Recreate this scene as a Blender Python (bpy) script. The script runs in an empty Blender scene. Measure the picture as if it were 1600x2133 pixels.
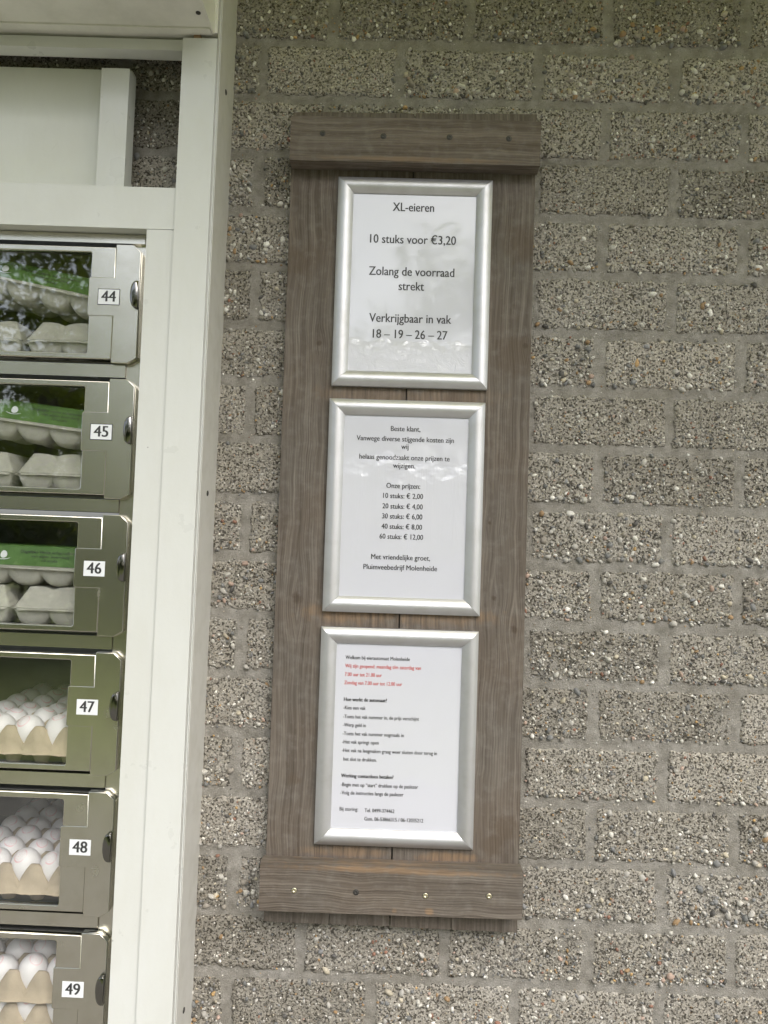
import bpy, bmesh, math, random
from math import radians, sin, cos, pi
from mathutils import Matrix, Vector, noise

random.seed(7)
scene = bpy.context.scene
COL = scene.collection

# ------------------------------------------------------------------ camera
cam_data = bpy.data.cameras.new('camera')
cam = bpy.data.objects.new('camera', cam_data); COL.objects.link(cam)
r_ = (0.9994244, 0.0115969, 0.0318803)
u_ = (-0.0314480, -0.0357254, 0.9988667)
b_ = (0.0127227, -0.9992944, -0.0353401)
cam.matrix_world = Matrix(((r_[0], u_[0], b_[0], -0.3174), (r_[1], u_[1], b_[1], -1.2006),
                           (r_[2], u_[2], b_[2], 1.4997), (0, 0, 0, 1)))
cam_data.sensor_fit = 'VERTICAL'; cam_data.sensor_height = 36; cam_data.lens = 36*1600/2133.3
cam_data.clip_start = 0.02; cam_data.clip_end = 600
scene.camera = cam

# ------------------------------------------------------------------ sky, sun, exposure
SUN_EL, SUN_AZ = 48, 150          # azimuth the light comes from, degrees from +Y clockwise
world = bpy.data.worlds.new('World'); scene.world = world; world.use_nodes = True
wt = world.node_tree; wt.nodes.clear()
wo = wt.nodes.new('ShaderNodeOutputWorld'); wb = wt.nodes.new('ShaderNodeBackground')
sky = wt.nodes.new('ShaderNodeTexSky'); sky.sky_type = 'NISHITA'; sky.sun_disc = False
sky.sun_elevation = radians(SUN_EL); sky.sun_rotation = radians(SUN_AZ)
sky.air_density = 1.0; sky.dust_density = 4.0; sky.ozone_density = 1.0
hs = wt.nodes.new('ShaderNodeHueSaturation'); hs.inputs['Saturation'].default_value = 0.5
wt.links.new(sky.outputs[0], hs.inputs['Color']); wt.links.new(hs.outputs[0], wb.inputs[0])
wb.inputs[1].default_value = 0.15; wt.links.new(wb.outputs[0], wo.inputs[0])
sd = bpy.data.lights.new('sun', 'SUN'); sd.energy = 0.6; sd.angle = radians(60); sd.color = (1, 0.985, 0.96)
sun = bpy.data.objects.new('sun', sd); COL.objects.link(sun)
sdir = Vector((sin(radians(SUN_AZ))*cos(radians(SUN_EL)), cos(radians(SUN_AZ))*cos(radians(SUN_EL)), sin(radians(SUN_EL))))
sun.rotation_euler = sdir.to_track_quat('Z', 'Y').to_euler()
vs = scene.view_settings
scene.display_settings.display_device = 'sRGB'
vs.view_transform = 'Standard'; vs.look = 'None'; vs.exposure = 1.27; vs.gamma = 1; vs.use_curve_mapping = False
try:
    scene.cycles.max_bounces = 8; scene.cycles.diffuse_bounces = 5; scene.cycles.transparent_max_bounces = 12
except Exception: pass

# ------------------------------------------------------------------ material helpers
class NT:
    def __init__(s, name):
        s.m = bpy.data.materials.new(name); s.m.use_nodes = True
        s.t = s.m.node_tree; s.t.nodes.clear()
        s.out = s.n('ShaderNodeOutputMaterial'); s.b = s.n('ShaderNodeBsdfPrincipled')
        s.l(s.b.outputs[0], s.out.inputs[0])
    def n(s, t, **k):
        q = s.t.nodes.new(t)
        for a, v in k.items(): setattr(q, a, v)
        return q
    def l(s, a, b): s.t.links.new(a, b)
    def put(s, sock, v):
        if isinstance(v, bpy.types.NodeSocket): s.l(v, sock)
        elif isinstance(v, (tuple, list)) and len(v) == 3 and sock.type == 'RGBA': sock.default_value = (*v, 1)
        else: sock.default_value = v
    def set(s, **k):
        for a, v in k.items(): s.put(s.b.inputs[a.replace('_', ' ')], v)
        return s
    def coord(s, kind='Object', scale=(1, 1, 1), loc=(0, 0, 0)):
        if kind == 'World': o = s.n('ShaderNodeNewGeometry').outputs['Position']
        else: o = s.n('ShaderNodeTexCoord').outputs[kind]
        mp = s.n('ShaderNodeMapping'); s.l(o, mp.inputs[0]); mp.inputs['Scale'].default_value = scale
        mp.inputs['Location'].default_value = loc
        return mp.outputs[0]
    def noise(s, vec, scale=5, detail=4, rough=.55, dist=0, col=False):
        q = s.n('ShaderNodeTexNoise'); s.l(vec, q.inputs['Vector']); q.inputs['Scale'].default_value = scale
        q.inputs['Detail'].default_value = detail; q.inputs['Roughness'].default_value = rough
        q.inputs['Distortion'].default_value = dist
        return q.outputs['Color' if col else 'Fac']
    def voro(s, vec, scale, feature='F1', rnd=1, out='Distance'):
        q = s.n('ShaderNodeTexVoronoi', feature=feature); s.l(vec, q.inputs['Vector'])
        q.inputs['Scale'].default_value = scale; q.inputs['Randomness'].default_value = rnd
        return q.outputs if out is None else q.outputs[out]
    def ramp(s, fac, stops, interp='LINEAR'):
        q = s.n('ShaderNodeValToRGB'); s.l(fac, q.inputs[0]); cr = q.color_ramp; cr.interpolation = interp
        while len(cr.elements) < len(stops): cr.elements.new(.5)
        for e, (p, c) in zip(cr.elements, stops):
            e.position = p; e.color = (*c, 1) if isinstance(c, (tuple, list)) else (c, c, c, 1)
        return q.outputs[0]
    def math(s, op, a, b=0, c=0, clamp=False):
        q = s.n('ShaderNodeMath', operation=op); q.use_clamp = clamp
        s.put(q.inputs[0], a); s.put(q.inputs[1], b); s.put(q.inputs[2], c)
        return q.outputs[0]
    def mix(s, fac, a, b, mode='MIX'):
        q = s.n('ShaderNodeMix', data_type='RGBA', blend_type=mode)
        s.put(q.inputs[0], fac); s.put(q.inputs[6], a); s.put(q.inputs[7], b)
        return q.outputs[2]
    def bump(s, h, strength=.5, dist=.001, normal=None):
        q = s.n('ShaderNodeBump'); q.inputs['Strength'].default_value = strength; q.inputs['Distance'].default_value = dist
        s.l(h, q.inputs['Height'])
        if normal: s.l(normal, q.inputs['Normal'])
        s.l(q.outputs[0], s.b.inputs['Normal'])
        return q.outputs[0]
    def sep(s, vec):
        q = s.n('ShaderNodeSeparateXYZ'); s.l(vec, q.inputs[0]); return q.outputs

def grime(s, vec, base, dark, scale=9, amt=.35):
    return s.mix(s.math('MULTIPLY', s.ramp(s.noise(vec, scale, 6, .65), [(.42, 0), (.75, 1)]), amt), base, dark)

def mat_concrete(name, pebbly):
    s = NT(name); v = s.coord('World')
    big = s.noise(v, 5, 3); mid = s.noise(v, 45, 5, .6); fine = s.noise(v, 420, 5, .75)
    vw = s.n('ShaderNodeVectorMath', operation='ADD'); s.l(v, vw.inputs[0])
    dn = s.n('ShaderNodeVectorMath', operation='SCALE'); s.l(s.noise(v, 160, 3, .6, col=True), dn.inputs[0]); dn.inputs['Scale'].default_value = .006 if pebbly else .002
    s.l(dn.outputs[0], vw.inputs[1]); vv = vw.outputs[0]
    if pebbly:
        base = s.ramp(mid, [(.3, (.29, .275, .245)), (.7, (.43, .412, .375))])
        o1 = s.voro(vv, 210, out=None); ca = s.sep(o1['Color'])
        stone = s.ramp(ca[0], [(0, (.10, .095, .085)), (.07, (.38, .36, .32)), (.3, (.31, .29, .255)), (.55, (.47, .445, .40)),
                               (.72, (.30, .265, .215)), (.84, (.56, .54, .49)), (.93, (.17, .17, .165)), (.965, (.33, .2, .1)), (.98, (.7, .69, .65))], 'CONSTANT')
        mask = s.ramp(o1['Distance'], [(.3, 1), (.5, 0)])
        c = s.mix(s.math('MULTIPLY', mask, .85), base, stone)
        o2 = s.voro(vv, 520, out=None); cb = s.sep(o2['Color'])
        st2 = s.ramp(cb[0], [(0, (.09, .085, .075)), (.1, (.33, .31, .27)), (.45, (.43, .41, .37)), (.8, (.56, .54, .49)), (.95, (.62, .6, .56))], 'CONSTANT')
        c = s.mix(s.math('MULTIPLY', s.ramp(o2['Distance'], [(.25, 1), (.55, 0)]), .5), c, st2)
        pit = s.ramp(s.noise(v, 300, 4, .6), [(.40, 1), (.46, 0)])
        pit2 = s.ramp(s.noise(s.coord('World', loc=(3, 1, 7)), 130, 3, .6), [(.36, 1), (.41, 0)])
        pits = s.math('MAXIMUM', pit, pit2)
        c = s.mix(s.math('MULTIPLY', pits, .85), c, (.05, .044, .035))
        oi = s.n('ShaderNodeObjectInfo').outputs['Random']
        c = s.mix(1, c, s.ramp(oi, [(0, (.74, .72, .68)), (.35, (.92, .90, .86)), (.7, (1.03, 1.01, .98)), (1, (1.15, 1.12, 1.08))]), 'MULTIPLY')
        c = s.mix(s.ramp(s.noise(s.coord('World', (1, 1, 1), (5, 2, 8)), 17, 5, .65), [(.5, 0), (.72, .4)]), c, (.40, .385, .35))
        h = s.math('ADD', s.math('MULTIPLY', mask, .55), s.math('MULTIPLY', fine, .7))
        h = s.math('SUBTRACT', h, s.math('MULTIPLY', pits, 1.2))
        c = s.mix(s.ramp(big, [(.35, 0), (.7, .35)]), c, s.mix(1, c, (.72, .7, .64), 'MULTIPLY'))
        s.bump(h, .9, .0022)
    else:
        base = s.ramp(mid, [(.3, (.20, .188, .163)), (.7, (.40, .38, .345))])
        o1 = s.voro(vv, 480, out=None); ca = s.sep(o1['Color'])
        st = s.ramp(ca[0], [(0, (.12, .11, .1)), (.08, (.25, .235, .2)), (.7, (.33, .31, .27)), (.88, (.19, .17, .14)), (.95, (.55, .53, .48))], 'CONSTANT')
        c = s.mix(s.math('MULTIPLY', s.ramp(o1['Distance'], [(.25, 1), (.5, 0)]), .5), base, st)
        c = s.mix(s.ramp(big, [(.4, 0), (.7, .35)]), c, (.2, .18, .14))
        s.bump(s.math('ADD', fine, s.math('MULTIPLY', mid, 1.2)), 1, .003)
    s.set(Base_Color=c, Roughness=.93); s.b.inputs['Specular IOR Level'].default_value = .25
    return s.m

def mat_pebble():
    s = NT('pebble stone'); a = s.n('ShaderNodeAttribute', attribute_name='tint').outputs['Color']
    v = s.coord('World'); c = s.mix(s.ramp(s.noise(v, 500, 4, .7), [(.35, 0), (.8, .45)]), a, (.22, .2, .17))
    s.bump(s.noise(v, 900, 3), .4, .0006)
    s.set(Base_Color=c, Roughness=.62); return s.m

def mat_wood(name, axis='Z', knots=(), stains=(), fresh=(), endz=None):
    """weathered planed softwood; knots/stains/fresh given in world metres (x, z, radius)"""
    s = NT(name); v = s.coord('World'); xyz = s.sep(v)
    warp = s.noise(s.coord('World', (1, 1, 1)), 9, 2, .5)
    X, Z = xyz[0], xyz[2]
    bend = s.math('MULTIPLY', s.math('SUBTRACT', warp, .5), .016)
    for kx, kz, kr in knots:
        dx = s.math('SUBTRACT', X, kx); dz = s.math('SUBTRACT', Z, kz)
        along, across = (dz, dx) if axis == 'Z' else (dx, dz)
        g = s.math('POWER', 2.718, s.math('MULTIPLY', s.math('ADD', s.math('MULTIPLY', s.math('MULTIPLY', along, along), .22), s.math('MULTIPLY', across, across)), -1/(kr*kr*4)))
        bend = s.math('ADD', bend, s.math('MULTIPLY', s.math('MULTIPLY', g, s.math('SIGN', across)), kr*.9))
    if axis == 'Z':
        cx = s.math('SUBTRACT', X, bend); cz = Z
    else:
        cx = s.math('SUBTRACT', Z, bend); cz = X
    cb = s.n('ShaderNodeCombineXYZ'); s.put(cb.inputs[0], s.math('MULTIPLY', cx, 1)); s.put(cb.inputs[1], xyz[1]); s.put(cb.inputs[2], s.math('MULTIPLY', cz, .03))
    g1 = s.noise(cb.outputs[0], 190, 4, .65); g2 = s.noise(cb.outputs[0], 620, 3, .7); g3 = s.noise(cb.outputs[0], 42, 3, .5)
    rings = s.math('SINE', s.math('MULTIPLY', s.math('ADD', cx, s.math('MULTIPLY', g3, .012)), 1500))
    blot = s.noise(s.coord('World'), 7, 5, .6); blotf = s.noise(s.coord('World'), 60, 4, .6)
    c = s.ramp(g1, [(.28, (.075, .063, .051)), (.5, (.118, .102, .085)), (.74, (.175, .156, .133))])
    c = s.mix(s.ramp(blot, [(.38, 0), (.68, .75)]), c, s.mix(1, c, (1.02, .92, .84), 'MULTIPLY'))
    c = s.mix(s.ramp(blotf, [(.48, 0), (.75, .3)]), c, (.24, .22, .195))
    c = s.mix(s.math('MULTIPLY', s.ramp(rings, [(.2, 0), (.95, .5)]), s.ramp(s.noise(v, 23, 3), [(.35, .1), (.65, .7)])), c, (.085, .07, .058))
    c = s.mix(s.ramp(g2, [(.3, .45), (.42, 0)]), c, (.05, .042, .036))
    def spot(x, z, r, sx=1, sz=1):
        dx = s.math('MULTIPLY', s.math('SUBTRACT', X, x), sx); dz = s.math('MULTIPLY', s.math('SUBTRACT', Z, z), sz)
        d = s.math('SQRT', s.math('ADD', s.math('MULTIPLY', dx, dx), s.math('MULTIPLY', dz, dz)))
        d = s.math('ADD', d, s.math('MULTIPLY', s.math('SUBTRACT', blotf, .5), r*1.4))
        return s.ramp(s.math('DIVIDE', d, r), [(.45, 1), (1, 0)])
    for x, z, r in stains: c = s.mix(s.math('MULTIPLY', spot(x, z, r), .6), c, s.mix(g1, (.07, .05, .034), (.12, .092, .066)))
    for x, z, r, sx, sz, am in fresh: c = s.mix(s.math('MULTIPLY', s.math('MULTIPLY', spot(x, z, r, sx, sz), am*.5), s.ramp(g1, [(.35, .2), (.65, 1)])), c, (.36, .21, .095))
    for x, z, r in knots:
        k = spot(x, z, r*.8); c = s.mix(s.math('MULTIPLY', k, .62), c, (.055, .036, .024))
    h = s.math('ADD', s.math('MULTIPLY', rings, .25), s.math('ADD', g1, s.math('MULTIPLY', g2, .6)))
    s.bump(h, .55, .0009)
    s.set(Base_Color=c, Roughness=s.ramp(g1, [(.3, .85), (.7, .7)])); s.b.inputs['Specular IOR Level'].default_value = .3
    return s.m

def mat_paint(name, col, rough=.32, specks=True, dirt=(.45, .44, .36), amt=.22):
    s = NT(name); v = s.coord('World')
    c = grime(s, s.coord('World', (1, 1, .35)), col, dirt, 14, amt)
    if specks:
        sp = s.ramp(s.voro(v, 19, out='Distance'), [(.014, 1), (.024, 0)])
        c = s.mix(s.math('MULTIPLY', sp, .8), c, (.06, .055, .05))
        sc_ = s.ramp(s.voro(s.coord('World', (26, 26, 5)), 1, 'DISTANCE_TO_EDGE'), [(0, 1), (.004, 0)])
        c = s.mix(s.math('MULTIPLY', s.math('MULTIPLY', sc_, s.ramp(s.noise(v, 11, 3), [(.6, 0), (.68, 1)])), .35), c, (.25, .24, .2))
    s.bump(s.math('ADD', s.noise(v, 160, 3), s.math('MULTIPLY', s.noise(v, 28, 3), 2)), .16, .0008)
    s.set(Base_Color=c, Roughness=s.ramp(s.noise(v, 22, 4), [(.3, rough-.07), (.7, rough+.16)]))
    return s.m

def mat_metal(name, col, rough, metallic=1, brush='X', smudge=.12, brushamt=.25, tint=(.6, .58, .5)):
    s = NT(name); v = s.coord('World')
    sc = {'X': (30, 400, 1500), 'Z': (1500, 400, 30), None: (60, 60, 60)}[brush]
    br = s.noise(s.coord('World', sc), 1, 4, .6)
    sm = s.noise(v, 26, 5, .6)
    finger = s.ramp(s.voro(s.coord('World', (1, 1, .7), (.3, .1, .7)), 38, out='Distance'), [(.2, 1), (.34, 0)])
    finger = s.math('MULTIPLY', finger, s.ramp(s.noise(v, 16, 2), [(.56, 0), (.64, 1)]))
    c = s.mix(s.math('MULTIPLY', s.ramp(sm, [(.45, 0), (.75, 1)]), .3), col, s.mix(1, col, tint, 'MULTIPLY'))
    r = s.math('ADD', rough, s.math('MULTIPLY', s.math('SUBTRACT', sm, .5), smudge*2))
    r = s.math('ADD', r, s.math('MULTIPLY', s.math('SUBTRACT', br, .5), smudge))
    r = s.math('ADD', r, s.math('MULTIPLY', finger, smudge*1.3))
    if brushamt: s.bump(br, brushamt, .00003)
    s.set(Base_Color=c, Metallic=metallic, Roughness=r)
    return s.m

def mat_plain(name, col, rough=.6, metallic=0, bumpscale=None, bumpamt=.3, var=None):
    s = NT(name); v = s.coord('World'); c = col
    if var: c = s.mix(s.ramp(s.noise(v, var[0], 5, .65), [(.35, 0), (.7, 1)]), col, var[1])
    else: c = s.mix(s.math('MULTIPLY', s.noise(v, 40, 3), .12), col, (.3, .3, .28))
    if bumpscale: s.bump(s.noise(v, bumpscale, 4, .6), bumpamt, .0008)
    s.set(Base_Color=c, Roughness=rough, Metallic=metallic); return s.m

def mat_glass():
    s = NT('door glass'); s.t.nodes.remove(s.b)
    tr = s.n('ShaderNodeBsdfTransparent'); tr.inputs[0].default_value = (.98, .99, .98, 1)
    gl = s.n('ShaderNodeBsdfGlossy'); gl.inputs['Roughness'].default_value = .02; gl.inputs[0].default_value = (1, 1, 1, 1)
    bp_ = s.n('ShaderNodeBump'); bp_.inputs['Strength'].default_value = .12; bp_.inputs['Distance'].default_value = .0012
    s.l(s.noise(s.coord('World'), 14, 2), bp_.inputs['Height']); s.l(bp_.outputs[0], gl.inputs['Normal'])
    lw = s.n('ShaderNodeLayerWeight'); lw.inputs[0].default_value = .5
    mx = s.n('ShaderNodeMixShader'); s.l(s.math('ADD', s.math('MULTIPLY', s.math('POWER', lw.outputs['Facing'], 5), .9), .085), mx.inputs[0])
    s.l(tr.outputs[0], mx.inputs[1]); s.l(gl.outputs[0], mx.inputs[2]); s.l(mx.outputs[0], s.out.inputs[0])
    return s.m

def mat_paper(name, wrinkle=None):
    """white sheet in a clear plastic pouch; wrinkle = (z, height, strength, vertical stretch)"""
    s = NT(name); v = s.coord('World'); z = s.sep(v)[2]
    c = s.mix(s.ramp(s.noise(v, 18, 3), [(.4, 0), (.8, .3)]), (.57, .58, .635), (.54, .55, .59))
    s.set(Base_Color=c, Roughness=.55, Coat_Weight=1.0, Coat_Roughness=.04)
    s.b.inputs['Coat IOR'].default_value = 1.8
    h = s.math('MULTIPLY', s.noise(v, 9, 2), .35); amt = .1
    if wrinkle:
        z0, hh, st, sx = wrinkle
        m_ = s.ramp(s.math('ADD', s.math('DIVIDE', s.math('ABSOLUTE', s.math('SUBTRACT', z, z0)), hh), s.math('MULTIPLY', s.math('SUBTRACT', s.noise(v, 24, 3), .5), 1.4)), [(.6, 1), (1, 0)])
        n1 = s.noise(s.coord('World', (1, 1, sx)), 42, 4, .6, 1.2)
        n2 = s.noise(s.coord('World', (1, 1, sx)), 260, 3, .7)
        w = s.math('MULTIPLY', s.math('ADD', s.math('MULTIPLY', n1, 5.5), s.math('MULTIPLY', n2, .8)), s.math('MULTIPLY', m_, st))
        h = s.math('ADD', h, w)
    q = s.n('ShaderNodeBump'); q.inputs['Strength'].default_value = 1; q.inputs['Distance'].default_value = .0016
    s.l(h, q.inputs['Height']); s.l(q.outputs[0], s.b.inputs['Coat Normal'])
    return s.m

def mat_egg():
    s = NT('white eggshell'); v = s.coord('Object')
    x, y, z = s.sep(v)
    dx = s.math('SUBTRACT', x, .002); dy = s.math('SUBTRACT', y, -.008)
    d = s.math('SQRT', s.math('ADD', s.math('MULTIPLY', dx, dx), s.math('MULTIPLY', dy, dy)))
    up = s.math('GREATER_THAN', z, .012)
    ring = s.math('LESS_THAN', s.math('ABSOLUTE', s.math('SUBTRACT', d, .0085)), .0006)
    letters = s.math('MULTIPLY', s.ramp(s.noise(s.coord('Object', (1, 1.8, 1)), 520, 2), [(.52, 0), (.56, 1)]), s.math('LESS_THAN', d, .0072))
    stripes = s.ramp(s.math('SINE', s.math('MULTIPLY', y, 2600)), [(.35, 0), (.6, 1)])
    ink = s.math('MULTIPLY', s.math('MAXIMUM', ring, s.math('MULTIPLY', letters, stripes)), up)
    ink = s.math('MULTIPLY', ink, s.ramp(s.noise(s.coord('World'), 90, 2), [(.35, .1), (.6, .85)]))
    c = s.mix(s.math('MULTIPLY', ink, .8), (.73, .70, .72), (.72, .28, .33))
    s.bump(s.noise(v, 900, 2), .12, .0004)
    s.set(Base_Color=c, Roughness=.42); return s.m

M = dict(
    brick=mat_concrete('exposed aggregate concrete', True), mortar=mat_concrete('sand mortar', False), pebble=mat_pebble(),
    plank_l=mat_wood('weathered plank wood', 'Z', knots=[(-.4615, 1.405, .012), (-.441, 1.80, .006), (-.36, 1.04, .004)],
                     stains=[(-.475, 1.93, .03), (-.455, 1.13, .012)],
                     fresh=[(-.37, 1.385, .03, .3, 1.6, .75), (-.37, 1.025, .02, .25, 2, .6), (-.36, 1.722, .03, .3, 1.8, .35)]),
    plank_r=mat_wood('weathered plank wood right', 'Z', knots=[(-.128, 1.368, .008), (-.17, 1.53, .004), (-.16, 1.415, .006), (-.122, 1.805, .006)],
                     stains=[(-.13, 1.965, .035), (-.135, 1.79, .04), (-.135, 1.07, .024), (-.15, 1.043, .02)],
                     fresh=[(-.235, 1.385, .03, .3, 1.6, .7), (-.225, 1.022, .02, .35, 2, .9), (-.24, 1.722, .03, .3, 1.8, .35)]),
    batten=mat_wood('weathered batten wood', 'X', fresh=[(-.3, 1.0115, .006, .03, 1, .9), (-.247, .9545, .006, .8, 1, 1), (-.298, .954, .0045, 1, 1, .8), (-.3, 2.079, .005, .03, 1, .5)]),
    white=mat_paint('white gloss paint', (.60, .61, .585)),
    panel=mat_paint('white panel laminate', (.66, .67, .62), .4),
    alu=mat_metal('milled aluminium', (.60, .59, .56), .5, .15, None, .1, 0),
    canopy=mat_paint('grey coated sheet', (.74, .73, .67), .42, False, (.3, .3, .25), .3),
    frame=mat_metal('satin anodised aluminium', (.60, .60, .62), .48, .9, 'X', .05, .1),
    steel=mat_metal('brushed stainless steel', (.62, .60, .535), .23, 1, 'X', .035, 0),
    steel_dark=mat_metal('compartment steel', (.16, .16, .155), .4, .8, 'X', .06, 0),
    chrome=mat_metal('polished steel', (.2, .195, .185), .1, 1, None, .06, 0),
    screw=mat_metal('zinc plated screw', (.72, .66, .48), .3, 1, None, .1, 0),
    rust=mat_plain('dark screw head', (.03, .027, .024), .5, .3),
    glass=mat_glass(),
    ink=mat_plain('black print', (.015, .015, .017), .5), red=mat_plain('red print', (.52, .07, .06), .5),
    plaque=mat_plain('white number plate', (.74, .76, .78), .3), dark=mat_plain('dark gap', (.012, .012, .011), .8),
    pulp=mat_plain('brown paper pulp', (.44, .36, .27), .9, 0, 420, .7, (30, (.35, .29, .22))),
    greypulp=mat_plain('grey paper pulp', (.43, .415, .375), .9, 0, 420, .8, (30, (.34, .33, .295))),
    green=mat_plain('green carton print', (.06, .135, .025), .5, 0, None, 0, (25, (.09, .18, .045))),
    egg=mat_egg(), woodblock=mat_plain('raw wood', (.3, .19, .1), .8),
    soffit=mat_paint('olive bounce tint', (.52, .52, .07), .5, False),  # unused; olive chosen to tint light bounced onto the upper wall
)
paper = {0: mat_paper('laminated sheet top', (1.772, .034, 1, 1.0)), 1: mat_paper('laminated sheet middle', (1.545, .08, .45, .12)), 2: mat_paper('laminated sheet bottom')}

# ------------------------------------------------------------------ object helpers.  Points are (x, d, z) with d = distance out of the wall (world y = -d)
def link(name, me, mat=None, parent=None, loc=None):
    o = bpy.data.objects.new(name, me); COL.objects.link(o)
    if mat and me is not None and not me.materials: me.materials.append(mat)
    if parent is not None: o.parent = parent
    if loc is not None: o.location = loc
    return o
def tag(o, label=None, cat=None, group=None, kind=None):
    if label: o['label'] = label
    if cat: o['category'] = cat
    if group: o['group'] = group
    if kind: o['kind'] = kind
    return o
class Thing:
    def __init__(s, name, label, cat, base, group=None, tilt=0.0, rz=0.0):
        s.o = bpy.data.objects.new(name, None); COL.objects.link(s.o); s.o.empty_display_size = .05
        s.base = Vector((base[0], -base[1], base[2]))
        p = s.base.copy()
        if tilt:   # whole surround leans by `tilt` about (-.598, 1.53)
            q = p-Vector((-.598, 0, 1.53)); q.rotate(Matrix.Rotation(tilt, 3, 'Y')); p = q+Vector((-.598, 0, 1.53))
            s.o.rotation_euler = (0, tilt, 0)
        s.o.location = p
        tag(s.o, label, cat, group)
    def L(s, x, d, z): return (x-s.base.x, -d-s.base.y, z-s.base.z)
TILT = .0058
def tilted(x, d, z):
    q = Vector((x+.598, -d, z-1.53)); q.rotate(Matrix.Rotation(TILT, 3, 'Y')); return q+Vector((-.598, 0, 1.53))

def finish(bm, name, mat, t, parent=None, smooth=False, bevel=0, seg=2):
    if bevel:
        es = [e for e in bm.edges if e.is_manifold and e.calc_face_angle(0) > .6]
        bmesh.ops.bevel(bm, geom=es, offset=bevel, segments=seg, affect='EDGES', profile=.6)
    bmesh.ops.recalc_face_normals(bm, faces=bm.faces)
    me = bpy.data.meshes.new(name); bm.to_mesh(me); bm.free()
    if smooth:
        for p in me.polygons: p.use_smooth = True
    par = parent if parent is not None else (t.o if t else None)
    return link(name, me, mat, par)
def addbox(bm, t, x0, x1, d0, d1, z0, z1, jit=0):
    P = [t.L(x, d, z) if t else (x, -d, z) for x in (x0, x1) for d in (d0, d1) for z in (z0, z1)]
    v = [bm.verts.new(p) for p in P]
    for f in ((0, 1, 3, 2), (4, 6, 7, 5), (0, 4, 5, 1), (2, 3, 7, 6), (0, 2, 6, 4), (1, 5, 7, 3)): bm.faces.new([v[i] for i in f])
def box(name, mat, t, x0, x1, d0, d1, z0, z1, bevel=.001, parent=None):
    bm = bmesh.new(); addbox(bm, t, x0, x1, d0, d1, z0, z1)
    return finish(bm, name, mat, t, parent, bevel=bevel)
def boxes(name, mat, t, L, bevel=0, parent=None):
    bm = bmesh.new()
    for b in L: addbox(bm, t, *b)
    return finish(bm, name, mat, t, parent, bevel=bevel)
def plate(name, mat, t, outlines, d0, d1, bevel=.0005, parent=None, smooth=False):
    """flat sheet with holes: closed outlines [(x, z)], from depth d0 to d1"""
    cu = bpy.data.curves.new('c', 'CURVE'); cu.dimensions = '2D'; cu.fill_mode = 'BOTH'
    for ol in outlines:
        sp = cu.splines.new('POLY'); sp.points.add(len(ol)-1); sp.use_cyclic_u = True
        for p, (x, z) in zip(sp.points, ol): p.co = (x, z, 0, 1)
    th = (d1-d0)/2; cu.bevel_depth = bevel; cu.bevel_resolution = 1; cu.extrude = th-bevel; cu.offset = -bevel
    ob = bpy.data.objects.new('tmp', cu); COL.objects.link(ob)
    dg = bpy.context.evaluated_depsgraph_get(); me = bpy.data.meshes.new_from_object(ob.evaluated_get(dg))
    bpy.data.objects.remove(ob); bpy.data.curves.remove(cu)
    me.name = name; me.materials.clear()
    for v in me.vertices:
        x, z, k = v.co; v.co = t.L(x, (d0+d1)/2+k, z) if t else (x, -(d0+d1)/2-k, z)
    bm = bmesh.new(); bm.from_mesh(me); bmesh.ops.remove_doubles(bm, verts=bm.verts, dist=1e-6); bmesh.ops.recalc_face_normals(bm, faces=bm.faces); bm.to_mesh(me); bm.free()
    return link(name, me, mat, parent if parent is not None else (t.o if t else None))
def textmesh(s, size, bold=0.0):
    cu = bpy.data.curves.new('t', 'FONT'); cu.body = s; cu.size = size; cu.resolution_u = 3; cu.offset = bold
    ob = bpy.data.objects.new('tmp', cu); COL.objects.link(ob)
    dg = bpy.context.evaluated_depsgraph_get(); me = bpy.data.meshes.new_from_object(ob.evaluated_get(dg))
    bpy.data.objects.remove(ob); bpy.data.curves.remove(cu); me.materials.clear()
    return me
_x = textmesh('X', 1.0); XH = max(v.co.y for v in _x.vertices)
def printed(name, s, t, mat, x0, x1, z, cap, d, parent, bold=0.0):
    """one printed line: fills x0..x1, baseline z, capital height cap"""
    src = textmesh(s, 1.0); xs = [v.co.x for v in src.vertices]
    a, b = min(xs), max(xs); k = (x1-x0)/(b-a); kz = cap*1.1/XH; V, F = [], []
    for q, sh in enumerate((-.5, .5)):          # two passes side by side give the stroke its weight
        off = len(V); sx = sh*cap*(.045+bold)
        for v in src.vertices: V.append(t.L(x0+(v.co.x-a)*k+sx, d+q*.00003, z+v.co.y*kz))
        F += [tuple(off+i for i in p.vertices) for p in src.polygons]
    me = bpy.data.meshes.new(name); me.from_pydata(V, [], F); bpy.data.meshes.remove(src)
    me.name = name
    return link(name, me, mat, parent)
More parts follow.
